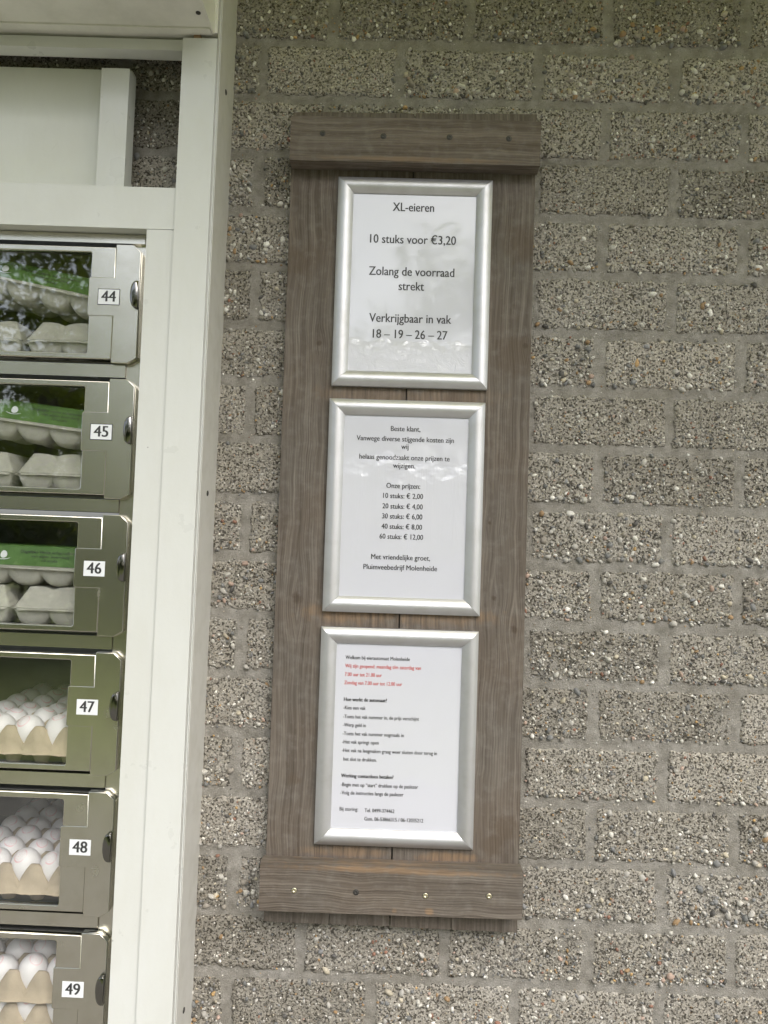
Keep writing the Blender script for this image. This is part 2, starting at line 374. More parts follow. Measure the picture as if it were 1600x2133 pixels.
def ngon_prism(name, mat, t, cx, d, cz, r, h, n=16, parent=None, squash=1, socket=True, axis='y'):
    bm = bmesh.new(); prof = [(r, 0), (r, h*.55), (r*.8, h), (r*.35, h*1.02), (r*.3, h*.35), (0, h*.3)] if socket else [(r, 0), (r*.95, h*.6), (r*.6, h), (0, h*1.1)]
    rings = []
    for rr, hh in prof:
        if rr == 0:
            p = (cx, d+hh, cz) if axis == 'y' else ((cx+hh, d, cz) if axis == 'x' else (cx, d, cz-hh)); rings.append([bm.verts.new(t.L(*p))]); continue
        ring = []
        for i in range(n):
            a = 2*pi*i/n; u, w = rr*cos(a), rr*sin(a)*squash
            p = (cx+u, d+hh, cz+w) if axis == 'y' else ((cx+hh, d+u, cz+w) if axis == 'x' else (cx+u, d+w, cz-hh))
            ring.append(bm.verts.new(t.L(*p)))
        rings.append(ring)
    for A, B in zip(rings, rings[1:]):
        for i in range(n):
            j = (i+1) % n
            bm.faces.new((A[i], A[j], B[j], B[i])) if len(B) > 1 else bm.faces.new((A[i], A[j], B[0]))
    return finish(bm, name, mat, t, parent, smooth=True)

# ------------------------------------------------------------------ ground
def sheet(name, x0, x1, y0, y1, z, mat, **k):
    me = bpy.data.meshes.new(name); me.from_pydata([(x0, y0, z), (x1, y0, z), (x1, y1, z), (x0, y1, z)], [], [(0, 1, 2, 3)])
    return tag(link(name, me, mat), **k)
mg = NT('meadow grass'); v = mg.coord('World')
mg.set(Base_Color=mg.ramp(mg.noise(v, 3, 6, .7), [(.3, (.14, .165, .045)), (.7, (.23, .26, .08))]), Roughness=.9)
sheet('grass_ground', -250, 250, -250, 250, 0, mg.m, kind='structure')
mp_ = NT('concrete paving'); v = mp_.coord('World')
mp_.set(Base_Color=mp_.ramp(mp_.noise(v, 6, 7, .7), [(.3, (.17, .162, .14)), (.7, (.26, .248, .22))]), Roughness=.9)
mp_.bump(mp_.noise(v, 60, 5), .5, .004)
sheet('paved_path', -6, 6, -3.6, .3, .004, mp_.m, kind='structure')

# ------------------------------------------------------------------ brick wall
BL, BH, Z0 = .2197, .09145, 2.382
wall = Thing('brick_wall', 'grey exposed aggregate concrete brick wall with sand mortar joints behind board and machine', 'wall', (0, 0, 0))
boxes('mortar', M['mortar'], wall, [(-.6975, 4, -.3, -.0024, 0, 2.95), (-1.15, -.6975, -.3, -.0024, 1.985, 2.95), (-4, -1.15, -.3, -.0024, 0, 2.95), (-1.15, -.6975, -.3, -.0024, 0, .5)])

def brick_mesh(seed, w, h=.0805, nx=54, nz=21):
    rnd = random.Random(seed); off = Vector((seed*13.7, seed*5.1, 3.3)); vs_, fs = [], []
    hw, hh = w/2, h/2; r = .0035
    for j in range(-1, nz+2):
        for i in range(-1, nx+2):
            u = min(max(i/nx, 0), 1); w_ = min(max(j/nz, 0), 1)
            x = -hw+u*w; z = -hh+w_*h
            n1 = noise.fractal(Vector((x*70, z*70, 0))+off, 1, 2, 4)
            n2 = noise.noise(Vector((x*22, z*22, 5))+off)
            n3 = noise.noise(Vector((x*340, z*340, 9))+off)
            d = n1*.0015+n2*.0012+n3*.0011
            ex = min(u, 1-u)*w; ez = min(w_, 1-w_)*h; e = min(ex, ez)
            if e < r: d -= (1-math.sqrt(max(0, 1-((r-e)/r)**2)))*.0032
            rag = .0040*noise.noise(Vector((x*70, z*70, 20))+off)+.0036*noise.noise(Vector((x*300, z*300, 27))+off)
            if ex < .004: x += rag*(1 if u > .5 else -1)-(.0012 if u > .5 else -.0012)
            if ez < .004: z += rag*(1 if w_ > .5 else -1)-(.0008 if w_ > .5 else -.0008)
            if i < 0 or j < 0 or i > nx or j > nz: d = -.012
            vs_.append((x, -d, z))
    W = nx+3
    for j in range(nz+2):
        for i in range(W-1):
            a = j*W+i; fs.append((a, a+1, a+1+W, a+W))
    me = bpy.data.meshes.new('brick'); me.from_pydata(vs_, [], fs); me.materials.append(M['brick'])
    for p in me.polygons: p.use_smooth = True
    return me
full = [brick_mesh(k, .2085) for k in range(9)]
rndb = random.Random(3); centers = []; outer = []
def in_gap(x0, x1, z): return z < 1.99 and x0 < -.6975 and x1 > -1.14
for j in range(-10, 27):
    z = Z0-(j-.5)*BH
    if z < .02 or z > 2.85: continue
    for k in range(-38, 40):
        if (k % 2 == 0) != (j % 2 != 0): continue
        x0 = k*BL/2+.0055; x1 = (k+2)*BL/2-.0055
        if x1 < -4 or x0 > 4: continue
        if in_gap(x0, x1, z):
            if x1 > -.6975: x0 = -.6975
            elif x0 < -1.14: x1 = -1.15
            else: continue
            if x1-x0 < .03: continue
        cx = (x0+x1)/2; near = -1.0 < cx < .62 and .5 < z < 2.55
        if not near: outer.append((x0, x1, z)); continue
        w = x1-x0
        me = full[rndb.randrange(9)] if abs(w-.2087) < .002 else brick_mesh(rndb.randrange(99), w, nx=max(6, int(w*260)))
        o = link('brick', me, None, wall.o, (cx, rndb.uniform(-.0004, .0016), z+rndb.uniform(-.0012, .0012)))
        o.scale = (rndb.uniform(.985, 1.012), 1, rndb.uniform(.965, 1.025))
        o.rotation_euler = (rndb.uniform(-.006, .006), rndb.uniform(-.005, .005)+(pi if rndb.random() < .5 else 0), rndb.uniform(-.004, .004))
        centers.append((cx, z, w))
bo = boxes('brick_courses', M['brick'], wall, [(a, b, -.01, .0005*rndb.random(), z-.039, z+.039) for a, b, z in outer]); tag(bo, kind='stuff')

def pebbles():
    rnd = random.Random(11); V, F, T = [], [], []
    pal = [((.43, .412, .375), 30), ((.26, .235, .2), 16), ((.62, .6, .54), 14), ((.76, .74, .69), 7), ((.14, .145, .145), 12), ((.2, .205, .21), 8),
           ((.06, .058, .055), 7), ((.3, .19, .09), 5), ((.44, .28, .11), 2.2), ((.24, .11, .07), 2.5), ((.46, .41, .31), 8), ((.42, .3, .24), 3)]
    cols = [c for c, w in pal]; wts = [w for c, w in pal]
    def peb(x, z, r, d):
        n = 7 if r < .0028 else 9
        sx = rnd.uniform(.75, 1.35); rot = rnd.uniform(0, pi); ph = rnd.uniform(.5, 1.0)*r
        c = rnd.choices(cols, wts)[0]; q = rnd.uniform(.8, 1.18); c = tuple(min(1, a*q) for a in c)+(1,)
        b = len(V); rr = [rnd.uniform(.78, 1.18) for _ in range(n)]
        for rad, hh in ((1, -.35), (.8, .55), (.38, .93)):
            for i in range(n):
                a = 2*pi*i/n; u, w = cos(a)*r*rad*rr[i]*sx, sin(a)*r*rad*rr[i]/sx
                V.append((x+u*cos(rot)-w*sin(rot), -(d+hh*ph), z+u*sin(rot)+w*cos(rot))); T.append(c)
        V.append((x, -(d+ph), z)); T.append(c)
        for k in (0, 1):
            for i in range(n):
                i2 = (i+1) % n; F.append((b+k*n+i, b+k*n+i2, b+(k+1)*n+i2, b+(k+1)*n+i))
        for i in range(n): F.append((b+2*n+i, b+2*n+(i+1) % n, b+3*n))
    for cx, z, w in centers:
        if cx < -.86 or cx > .42 or z < .68 or z > 2.44: dens = .25
        else: dens = 1
        sort = rnd.uniform(.45, 1.25)
        for _ in range(int(260*dens*w/.2)):
            r = min(.0058, .0011+rnd.expovariate(1/.0009)*sort)
            # pebbles gather towards the lower edge of each brick face
            zz = -.039+.078*min(rnd.random(), rnd.random()*1.6)
            peb(cx+rnd.uniform(-w/2+.003, w/2-.003), z+zz, r, rnd.uniform(-.0012, .0004))
    for _ in range(9000):
        x, z = rnd.uniform(-.65, .42), rnd.uniform(.66, 2.42); peb(x, z, min(.004, .0005+rnd.expovariate(1/.0005)), -.0024)
    me = bpy.data.meshes.new('aggregate_pebbles'); me.from_pydata(V, [], F); me.materials.append(M['pebble'])
    at = me.color_attributes.new('tint', 'FLOAT_COLOR', 'POINT'); at.data.foreach_set('color', [c for t in T for c in t])
    me.polygons.foreach_set('use_smooth', [True]*len(me.polygons))
    tag(link('aggregate_pebbles', me, None, wall.o), kind='stuff')
pebbles()

# unseen overhang, added to shade the upper wall and tint its light olive
eave = Thing('tint_roof', 'added translucent olive roof on white rafters, out of view, tinting light on the wall', 'roof', (0, 0, 2.82))
mtp = NT('olive light tint sheet'); td = mtp.n('ShaderNodeBsdfTranslucent'); td.inputs[0].default_value = (.66, .68, .10, 1)  # olive picked to colour the daylight falling through onto the wall
mtm = mtp.n('ShaderNodeMixShader'); mtm.inputs[0].default_value = .5; mtp.set(Base_Color=(.55, .57, .09), Roughness=.5)
mtp.l(mtp.b.outputs[0], mtm.inputs[1]); mtp.l(td.outputs[0], mtm.inputs[2]); mtp.l(mtm.outputs[0], mtp.out.inputs[0])
box('fascia', M['white'], eave, -4, 4, 1.03, 1.055, 2.74, 2.84)
for i in range(16):
    box('tint_sheet', mtp.m, eave, -4+i*.5, -3.504+i*.5, .004, 1.025, 2.845, 2.848, 0)
for i in range(9):
    box('rafter', M['white'], eave, -4+i*.98, -3.95+i*.98, .004, 1.025, 2.77, 2.842)

# ------------------------------------------------------------------ notice board of two planks and two battens
board = Thing('notice_board', 'weathered grey-brown wooden board of two planks holding three silver poster frames', 'notice board', (-.304, 0, .915))
def notch(x, z0, up, w, h): return [(x-w, z0), (x, z0+(h if up else -h)), (x+w, z0)]
zb, zt = .9155, 2.168
lp = [(-.495, zb+.001)]+notch(-.456, zb, True, .0004, .008)+notch(-.3955, zb, True, .0011, .030)+notch(-.353, zb-.0003, True, .0006, .012)+notch(-.337, zb, True, .0004, .007)+[(-.3048, zb+.0005), (-.3043, zt)]+notch(-.4027, zt-.001, False, .0004, .012)+notch(-.4365, zt-.001, False, .0004, .01)+[(-.495, zt-.003)]
rp = [(-.3030, zb)]+notch(-.262, zb-.0003, True, .0004, .01)+notch(-.2115, zb-.0006, True, .0008, .024)+notch(-.16, zb-.001, True, .0004, .009)+[(-.1118, zb-.0012), (-.1135, zt+.003)]+notch(-.182, zt+.002, False, .0006, .009)+notch(-.228, zt+.001, False, .0005, .008)+[(-.3026, zt)]
PL = plate('plank', M['plank_l'], board, [lp], .001, .0195, .0007)
PR = plate('plank', M['plank_r'], board, [rp], .001, .0205, .0007)
boxes('joint_shade_strip', M['dark'], board, [(-.306, -.3015, .0006, .003, .92, 2.16)])  # near-black strip, paints the shade inside the joint between the planks
def batten(zc0, zc1, x0, x1, dz, screws):
    bm = bmesh.new(); n = 26; d0, d1 = .021, .0500; rows = []
    rr = random.Random(int(zc0*1000))
    for i in range(n+1):
        x = x0+(x1-x0)*i/n; zz = dz*i/n; j1, j2 = rr.uniform(-.0003, .0003), rr.uniform(-.0003, .0003)
        rows.append([bm.verts.new(board.L(x, d0, zc0+zz+j1)), bm.verts.new(board.L(x, d1, zc0+zz+j1)), bm.verts.new(board.L(x, d1, zc1+zz+j2)), bm.verts.new(board.L(x, d0, zc1+zz+j2))])
    for a, b in zip(rows, rows[1:]):
        for k in range(4): bm.faces.new((a[k], a[(k+1) % 4], b[(k+1) % 4], b[k]))
    bm.faces.new(rows[0]); bm.faces.new(rows[-1])
    o = finish(bm, 'batten', M['batten'], board, bevel=.0012)
    for x, z, kind in screws:
        ngon_prism('countersink', M['rust'], board, x, .0496, z, .0052, .0006, 14, o, socket=False)
        ngon_prism('screw', M['screw'] if kind else M['rust'], board, x, .0501, z, .0040 if kind else .0032, .0009, 14, o)
batten(2.0735, 2.1425, -.4935, -.1115, .0006, [(-.4441, 2.1159, 0), (-.3511, 2.1138, 0), (-.2504, 2.1149, 0), (-.16, 2.1149, 0)])
batten(.9465, 1.0155, -.4985, -.1100, .0012, [(-.4467, .9779, 1), (-.3555, .9785, 0), (-.253, .9774, 1), (-.1595, .9802, 1)])

# ------------------------------------------------------------------ poster frames
TXT = [
 (.0121, [("XL-eieren", -.3336, -.2697, 2.0100), ("10 stuks voor €3,20", -.3674, -.2343, 1.9591), ("Zolang de voorraad", -.3674, -.2354, 1.9086),
  ("strekt", -.3208, -.2816, 1.8858), ("Verkrijgbaar in vak", -.3647, -.2380, 1.8353), ("18 – 19 – 26 – 27", -.3584, -.2433, 1.8104)]),
 (.0070, [("Beste klant,", -.3258, -.2805, 1.6665), ("Vanwege diverse stijgende kosten zijn", -.3781, -.2285, 1.6507), ("wij", -.3089, -.2979, 1.6391),
  ("helaas genoodzaakt onze prijzen te", -.3730, -.2343, 1.6222), ("wijzigen.", -.3207, -.2868, 1.6097), ("Onze prijzen:", -.3299, -.2782, 1.5785),
  ("10 stuks: € 2,00", -.3344, -.2733, 1.5630), ("20 stuks: € 4,00", -.3350, -.2734, 1.5470), ("30 stuks: € 6,00", -.3350, -.2735, 1.5316),
  ("40 stuks: € 8,00", -.3354, -.2735, 1.5159), ("60 stuks: € 12,00", -.3379, -.2714, 1.5005), ("Met vriendelijke groet,", -.3498, -.2598, 1.4689),
  ("Pluimveebedrijf Molenheide", -.3611, -.2486, 1.4533)]),
 (.0050, [("Welkom bij eierautomaat Molenheide", -.3838, -.2859, 1.3156), ("RWij zijn geopend: maandag t/m zaterdag van", -.3839, -.2686, 1.3028),
  ("R7.00 uur tot 21.00 uur", -.3840, -.3277, 1.2899), ("RZondag van 7.00 uur tot 12.00 uur", -.3844, -.2965, 1.2774),
  ("BHoe werkt de automaat?", -.3841, -.3189, 1.2521), ("-Kies een vak", -.3845, -.3509, 1.2396),
  ("-Toets het vak nummer in, de prijs verschijnt", -.3845, -.2693, 1.2261), ("-Werp geld in", -.3844, -.3498, 1.2136),
  ("-Toets het vak nummer nogmaals in", -.3845, -.2916, 1.2006), ("-Het vak springt open", -.3847, -.3291, 1.1881),
  ("-Het vak na leegmaken graag weer sluiten door terug in", -.3847, -.2406, 1.1753), ("het slot te drukken.", -.3819, -.3315, 1.1622),
  ("BWerking contactloos betalen?", -.3846, -.3054, 1.1373), ("-Begin met op “start” drukken op de paslezer", -.3846, -.2676, 1.1240),
  ("-Volg de instructies langs de paslezer", -.3848, -.2892, 1.1118), ("Bij storing:", -.3851, -.3574, 1.0875), ("Tel. 0499-374462", -.3472, -.3022, 1.0865),
  ("Gsm. 06-53866315 / 06-12035212", -.3473, -.2584, 1.0739)]),
]
prof = [(0, 0)]+[(.0003+.0242*(q/13), .0032+.0088*math.sin(pi*(.10+.86*q/13))**.8) for q in range(14)]+[(.0245, .0015)]
def poster(k, cx, cz, rotz, label):
    t = Thing('poster_frame', label, 'poster frame', (cx, .0205, cz-.1635), 'silver poster frames on the wooden board')
    hw, hh, bd = .120, .1635, .0206
    corners = [(-hw, -hh), (hw, -hh), (hw, hh), (-hw, hh)]
    ins = [(1, 1), (-1, 1), (-1, -1), (1, -1)]
    for i in range(4):
        j = (i+1) % 4; bm = bmesh.new(); A, B = [], []
        g = .00018
        for off, hgt in prof:
            for L_, q, o_ in ((A, i, j), (B, j, i)):
                x = cx+corners[q][0]+ins[q][0]*off; z = cz+corners[q][1]+ins[q][1]*off
                dx = corners[o_][0]-corners[q][0]; dz = corners[o_][1]-corners[q][1]; n = math.hypot(dx, dz)
                L_.append(bm.verts.new(t.L(x+dx/n*g, bd+hgt, z+dz/n*g)))
        for a in range(len(prof)-1): bm.faces.new((A[a], A[a+1], B[a+1], B[a]))
        bm.faces.new(A); bm.faces.new(B); bm.faces.new((A[0], B[0], B[-1], A[-1]))
        o = finish(bm, 'frame_rail', M['frame'], t, smooth=False)
        for p in o.data.polygons: p.use_smooth = len(p.vertices) == 4
        try:
            o.data.set_sharp_from_angle(angle=radians(38))
        except Exception: pass
    box('backing', M['dark'], t, cx-hw+.003, cx+hw-.003, bd, bd+.0014, cz-hh+.003, cz+hh-.003, 0)
    # sheet, very slightly buckled
    nx, nz = 30, 42; vs_, fs = [], []; sw, sh = .0965, .140
    for j_ in range(nz+1):
        for i_ in range(nx+1):
            x = cx-sw+2*sw*i_/nx; z = cz-sh+2*sh*j_/nz
            vs_.append(t.L(x, bd+.0030+.0002*noise.noise(Vector((x*14, z*9, k*3))), z))
    for j_ in range(nz):
        for i_ in range(nx):
            a = j_*(nx+1)+i_; fs.append((a, a+1, a+nx+2, a+nx+1))
    me = bpy.data.meshes.new('sheet'); me.from_pydata(vs_, [], fs)
    for p in me.polygons: p.use_smooth = True
    sh_o = link('sheet', me, paper[k], t.o)
    cap, lines = TXT[k]
    for s, x0, x1, z in lines:
        mt, bold = M['ink'], 0
        if s[0] == 'R': mt, s = M['red'], s[1:]
        elif s[0] == 'B' and cap < .006 and s[1].isupper(): bold, s = .07, s[1:]
        printed('printed_line', s, t, mt, x0, x1, z, cap, bd+.0034, sh_o, bold)
    return t
poster(0, -.2998, 1.8971, 0, 'topmost silver poster frame, sheet in large print about XL-eieren')
poster(1, -.3017, 1.5504, 0, 'middle silver poster frame, sheet with centred price list starting Beste klant')
poster(2, -.3023, 1.2004, 0, 'lowest silver poster frame, sheet with small instructions and red opening hours')

# ------------------------------------------------------------------ white surround of the machine
sur = Thing('machine_surround', 'white painted timber surround with aluminium edge trim around the steel egg machine', 'surround', (-.65, 0, .3), tilt=TILT)
box('post', M['white'], sur, -.6563, -.6048, .0, .09, .3, 2.2335, .0008)
box('filler_board', M['white'], sur, -.6972, -.6568, .0, .0868, .3, 1.9448, .0006)
box('post', M['white'], sur, -1.255, -1.2005, .0, .09, .3, 2.2335, .0008)
box('filler_board', M['white'], sur, -1.2, -1.1405, .0, .0868, .3, 1.9448, .0006)
box('middle_rail', M['white'], sur, -1.2, -.6568, .0, .0872, 1.9455, 2.0078, .0006)
box('top_rail', M['white'], sur, -1.2, -.6568, .0565, .0800, 2.2200, 2.2365, .0006)
box('back_panel', M['panel'], sur, -1.2, -.7515, .012, .030, 2.0080, 2.2180, .0005)
box('upright_batten', M['white'], sur, -.7872, -.7446, .0302, .060, 2.0082, 2.2025, .0008)
box('wood_block', M['woodblock'], sur, -.641, -.631, .07, .088, 2.2337, 2.2405, .0008)
tr = boxes('edge_trim', M['alu'], sur, [(-.5996, -.5985, -.004, .0915, .3, 2.9), (-.6020, -.5998, .0, .0897, .3, 2.9)], .0002)
box('trim_lip', M['white'], sur, -.6014, -.6000, .0895, .0925, .3, 2.9, .0003)
box('corner_profile', M['alu'], sur, -.6046, -.6022, 0, .0885, .3, 2.9, .0002)
for z in (2.175, 1.56, .80):
    ngon_prism('screw', M['rust'], sur, -.5984, .052, z, .0042, .0016, 14, tr, axis='x', socket=False)

can = Thing('canopy', 'grey sheet metal canopy box over the egg machine, seen from below', 'canopy', (-.9, .09, 2.24), tilt=TILT)
plate_under = boxes('underside_panel', M['canopy'], can, [(-1.3, -.6135, .104, .20, 2.2410, 2.2435)], .0004)
box('back_flange', M['canopy'], can, -1.3, -.6135, .0902, .1035, 2.2385, 2.262, .0012)
box('side_cheek', M['canopy'], can, -.6130, -.6100, .0902, .20, 2.2395, 2.42, .0006)
box('roof_panel', M['canopy'], can, -1.3, -.6100, .0902, .20, 2.4205, 2.424, .0006)
box('front_panel', M['canopy'], can, -1.3, -.6100, .2005, .204, 2.2350, 2.424, .0006)
box('rear_fascia', M['canopy'], can, -1.3, -.6050, .02, .0899, 2.2420, 2.52, .0005)
ngon_prism('screw', M['rust'], can, -.6225, .135, 2.2411, .0036, .0022, 16, socket=False, axis='z')

# ------------------------------------------------------------------ egg vending machine
mach = Thing('egg_vending_machine', 'stainless steel egg vending machine with a column of glazed doors numbered 44 to 49', 'vending machine', (-.9, -.2, .5), tilt=TILT)
TOP = [1.9269, 1.7243, 1.5218, 1.3192, 1.1166, .9140]
XL = -1.14
box('stile', M['steel'], mach, -.7276, -.6978, .02, .0580, .55, 1.9440, .0006)
box('head_bar', M['steel'], mach, XL, -.7060, .02, .0655, 1.9305, 1.9440, .0008)
for z in TOP:
    box('crossbar', M['steel'], mach, XL, -.7280, .02, .0622, z-.1988, z-.1795, .0010)
box('cabinet_side', M['steel'], mach, -.7276, -.7256, -.295, .0195, .55, 1.9440, 0)
wx1, wx0 = -.7835, XL+.05
for i, z in enumerate(TOP):
    n = 44+i
    # compartment lining
    fz, cz = z-.1745, z-.006
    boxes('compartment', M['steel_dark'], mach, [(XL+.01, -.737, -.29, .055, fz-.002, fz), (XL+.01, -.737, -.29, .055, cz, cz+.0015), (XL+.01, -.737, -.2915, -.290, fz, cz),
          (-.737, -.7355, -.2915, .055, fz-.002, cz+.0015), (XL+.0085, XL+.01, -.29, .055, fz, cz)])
    bx1 = -.7472; r = .0022
    body = [(XL, z-.1735), (bx1, z-.1735), (bx1, z-.0042), (XL, z-.0042)]
    wz1, wz0 = z-.0125, z-.1655
    win = [(wx0, wz0), (wx1-r, wz0), (wx1, wz0+r), (wx1, wz1-r), (wx1-r, wz1), (wx0, wz1)]
    door = plate('door', M['steel'], mach, [body, win], .0585, .0700, .0012)
    if i >= 3: door['label'] = 'steel door with a full egg tray behind its pane'
    lock = [(-.7470, z-.1788), (-.7225, z-.1788), (-.7092, z-.1705), (-.7092, z-.0105), (-.7205, z), (-.7470, z), (-.7470, z-.0503),
            (-.7808-.003, z-.0503), (-.7856, z-.052), (-.7856, z-.1070), (-.7808-.003, z-.1087), (-.7470, z-.1087)]
    lk = plate('lock_plate', M['steel'], mach, [lock], .0590, .0711, .0009, parent=door)
    box('lock_edge', M['steel'], mach, -.7100, -.7085, .0585, .0660, z-.168, z-.013, .0004, parent=door)
    box('pane', M['glass'], mach, wx0-.004, wx1+.004, .0600, .0625, wz0-.004, wz1+.004, 0, parent=door)
    # number plate in its little recess frame
    px, pz = -.7545, z-.0800
    if i: px = -.7555
    boxes('plate_rim', M['dark'] if i < 2 else M['steel'], mach, [(px-.0166, px+.0166, .0708, .07135, pz-.0122, pz+.0122)], parent=door)
    box('number_plate', M['plaque'], mach, px-.0156, px+.0156, .0709, .0717, pz-.0111, pz+.0111, .0002, parent=door)
    printed('printed_number', str(n), mach, M['ink'], px-.0105, px+.0105, pz-.0071, .0145, .0720, door, bold=.03)
    # finger latch: half disc lip standing proud of the door edge
    lz, bm = z-.0765, bmesh.new(); N = 22; prf = [(1, .0712), (1.0, .0765), (.90, .0792), (.70, .0800)]
    rings = []
    for sc, d in prf:
        rings.append([bm.verts.new(mach.L(-.7085-.0128*sc*max(0, sin(pi*q/N))**.6, d, lz-.0205*cos(pi*q/N)*(sc*.25+.75))) for q in range(N+1)])
    for a, b in zip(rings, rings[1:]):
        for q in range(N): bm.faces.new((a[q], a[q+1], b[q+1], b[q]))
    bm.faces.new(rings[-1]); bm.faces.new([r_0[q] for r_0 in [rings[0]] for q in range(N+1)])
    for a, b in zip(rings, rings[1:]): bm.faces.new((a[0], b[0], b[-1], a[-1]))
    finish(bm, 'latch', M['chrome'], mach, door, smooth=True)

# ------------------------------------------------------------------ egg trays and eggs
PX, PY = .043, .045
def tray_mesh(cols, rows):
    bm = bmesh.new(); S = 8; nx, ny = cols*S, rows*S
    def h(i, j):
        u, v = (i/S) % 1, (j/S) % 1
        du, dv = min(u, 1-u), min(v, 1-v); rr = math.hypot(du, dv); th = math.atan2(dv, du)
        f = 1.32-1.75*rr+.09*cos(4*th)*min(1, rr*3)*(-1)
        hh = .0375*max(0, min(1, f))
        return hh-.004 if rr > .45 else hh
    g = {}
    for j in range(ny+1):
        for i in range(nx+1):
            x, y = (i/S)*PX, (j/S)*PY
            g[i, j] = bm.verts.new((x+random.uniform(-.0002, .0002), y, .020+h(i, j)))
    for j in range(ny):
        for i in range(nx): bm.faces.new((g[i, j], g[i+1, j], g[i+1, j+1], g[i, j+1]))
    # outer walls down to the flange, then a turned-out rim
    loop = [(i, 0) for i in range(nx)]+[(nx, j) for j in range(ny)]+[(i, ny) for i in range(nx, 0, -1)]+[(0, j) for j in range(ny, 0, -1)]
    def outv(i, j, o, z):
        x, y = i/S*PX, j/S*PY
        ox = -o if i == 0 else (o if i == nx else 0); oy = -o if j == 0 else (o if j == ny else 0)
        k = .0012*cos(2*pi*(i+j)/S)
        return bm.verts.new((x+ox, y+oy-(k if j == 0 else 0), z+random.uniform(-.0006, .0006)))
    r1 = [outv(i, j, .004, .021) for i, j in loop]; r2 = [outv(i, j, .0085, .0195) for i, j in loop]; r3 = [outv(i, j, .0085, .0178) for i, j in loop]; r4 = [outv(i, j, .003, .0175) for i, j in loop]
    top = [g[q] for q in loop]; n = len(loop); rm = []
    for (i, j), tv in zip(loop, top):
        zz = .020+(tv.co.z-.020)*.5; v_ = outv(i, j, .0025+.0022*cos(4*pi*(i+j)/S), .021); v_.co.z = max(.0215, zz); rm.append(v_)
    for A, B in ((top, rm), (rm, r1), (r1, r2), (r2, r3), (r3, r4)):
        for i in range(n): bm.faces.new((A[i], A[(i+1) % n], B[(i+1) % n], B[i]))
    # feet under the posts
    for cj in range(rows):
        for ci in range(cols+1):
            cx, cy = ci*PX, cj*PY+.014+PY*.1; b1, b2 = .0175, .0095
            if ci in (0, cols): cx += .012 if ci == 0 else -.012
            ring = []
            for s_, z in ((b1, .0205), (b1*.9, .016), (b2, .001), (b2*.6, 0)):
                ring.append([bm.verts.new((cx+s_*cos(a*pi/5+.3), cy+s_*.8*sin(a*pi/5+.3), z)) for a in range(10)])
            for A, B in zip(ring, ring[1:]):
                for a in range(10): bm.faces.new((A[a], A[(a+1) % 10], B[(a+1) % 10], B[a]))
            bm.faces.new(ring[-1])
    bmesh.ops.recalc_face_normals(bm, faces=bm.faces)
    me = bpy.data.meshes.new('egg_tray'); bm.to_mesh(me); bm.free(); me.materials.append(M['pulp'])
    for p in me.polygons: p.use_smooth = True
    return me
def egg_mesh():
    bm = bmesh.new(); N, K = 28, 18; H, R = .0575, .0216; rings = []
    for k in range(K+1):
        t = k/K; a = pi*t; zz = cos(a)*H/2; w = sin(a)
        w *= 1+.13*cos(a)           # broad end up
        if k in (0, K): rings.append([bm.verts.new((0, 0, zz))])
        else: rings.append([bm.verts.new((R*w*cos(2*pi*i/N), R*w*sin(2*pi*i/N), zz)) for i in range(N)])
    for A, B in zip(rings, rings[1:]):
        for i in range(N):
            j = (i+1) % N
            if len(A) == 1: bm.faces.new((A[0], B[j], B[i]))
            elif len(B) == 1: bm.faces.new((A[i], A[j], B[0]))
            else: bm.faces.new((A[i], A[j], B[j], B[i]))
    bmesh.ops.recalc_face_normals(bm, faces=bm.faces)
    me = bpy.data.meshes.new('egg'); bm.to_mesh(me); bm.free(); me.materials.append(M['egg'])
    for p in me.polygons: p.use_smooth = True
    return me
T6, EGG = tray_mesh(5, 6), egg_mesh(); re = random.Random(5)
colw = ['rightmost', 'second from right', 'middle', 'second from left', 'leftmost']
roww = ['front', 'second', 'third', 'fourth', 'fifth', 'back']
def egg_tray(x_first, floor, label, where, rows=6):
    """x_first = x of the rightmost egg column; front egg row stands at d = .03"""
    x0 = x_first-4.5*PX; y0 = -.03-PY/2
    o = link('egg_tray', T6, None, None, tilted(x0, -y0, floor+.0004)); o.rotation_euler = (0, TILT, 0)
    tag(o, label, 'egg tray', 'pulp egg trays behind the lower doors')
    for r in range(rows):
        for c in range(5):
            x = x_first-c*PX; d = .03-r*PY
            e = link('egg', EGG, None, None, tilted(x+re.uniform(-.0008, .0008), d+re.uniform(-.0008, .0008), floor+.0715-.0288+re.uniform(-.0015, .0015)))
            e.rotation_euler = (re.uniform(-.26, .26), re.uniform(-.26, .26), re.uniform(-1.0, 1.0)); s_ = re.uniform(.93, 1.01); e.scale = (s_, s_, s_*re.uniform(.98, 1.03))
            tag(e, 'white egg, %s of the %s row in tray %s' % (colw[c], roww[r], where), 'egg', 'white eggs in the pulp trays')
FL = [z-.1743 for z in TOP]
egg_tray(-.770, FL[3], 'brown pulp egg tray of eggs behind the third lowest door', 'behind the third lowest door')
egg_tray(-.766, FL[4], 'brown pulp egg tray of eggs behind the second lowest door', 'behind the second lowest door')
egg_tray(-.790, FL[5], 'lower of the two stacked pulp egg trays behind the lowest door', 'below another tray', rows=2)
egg_tray(-.790, FL[5]+.0475, 'upper of the two stacked pulp egg trays behind the lowest door', 'stacked on another tray')

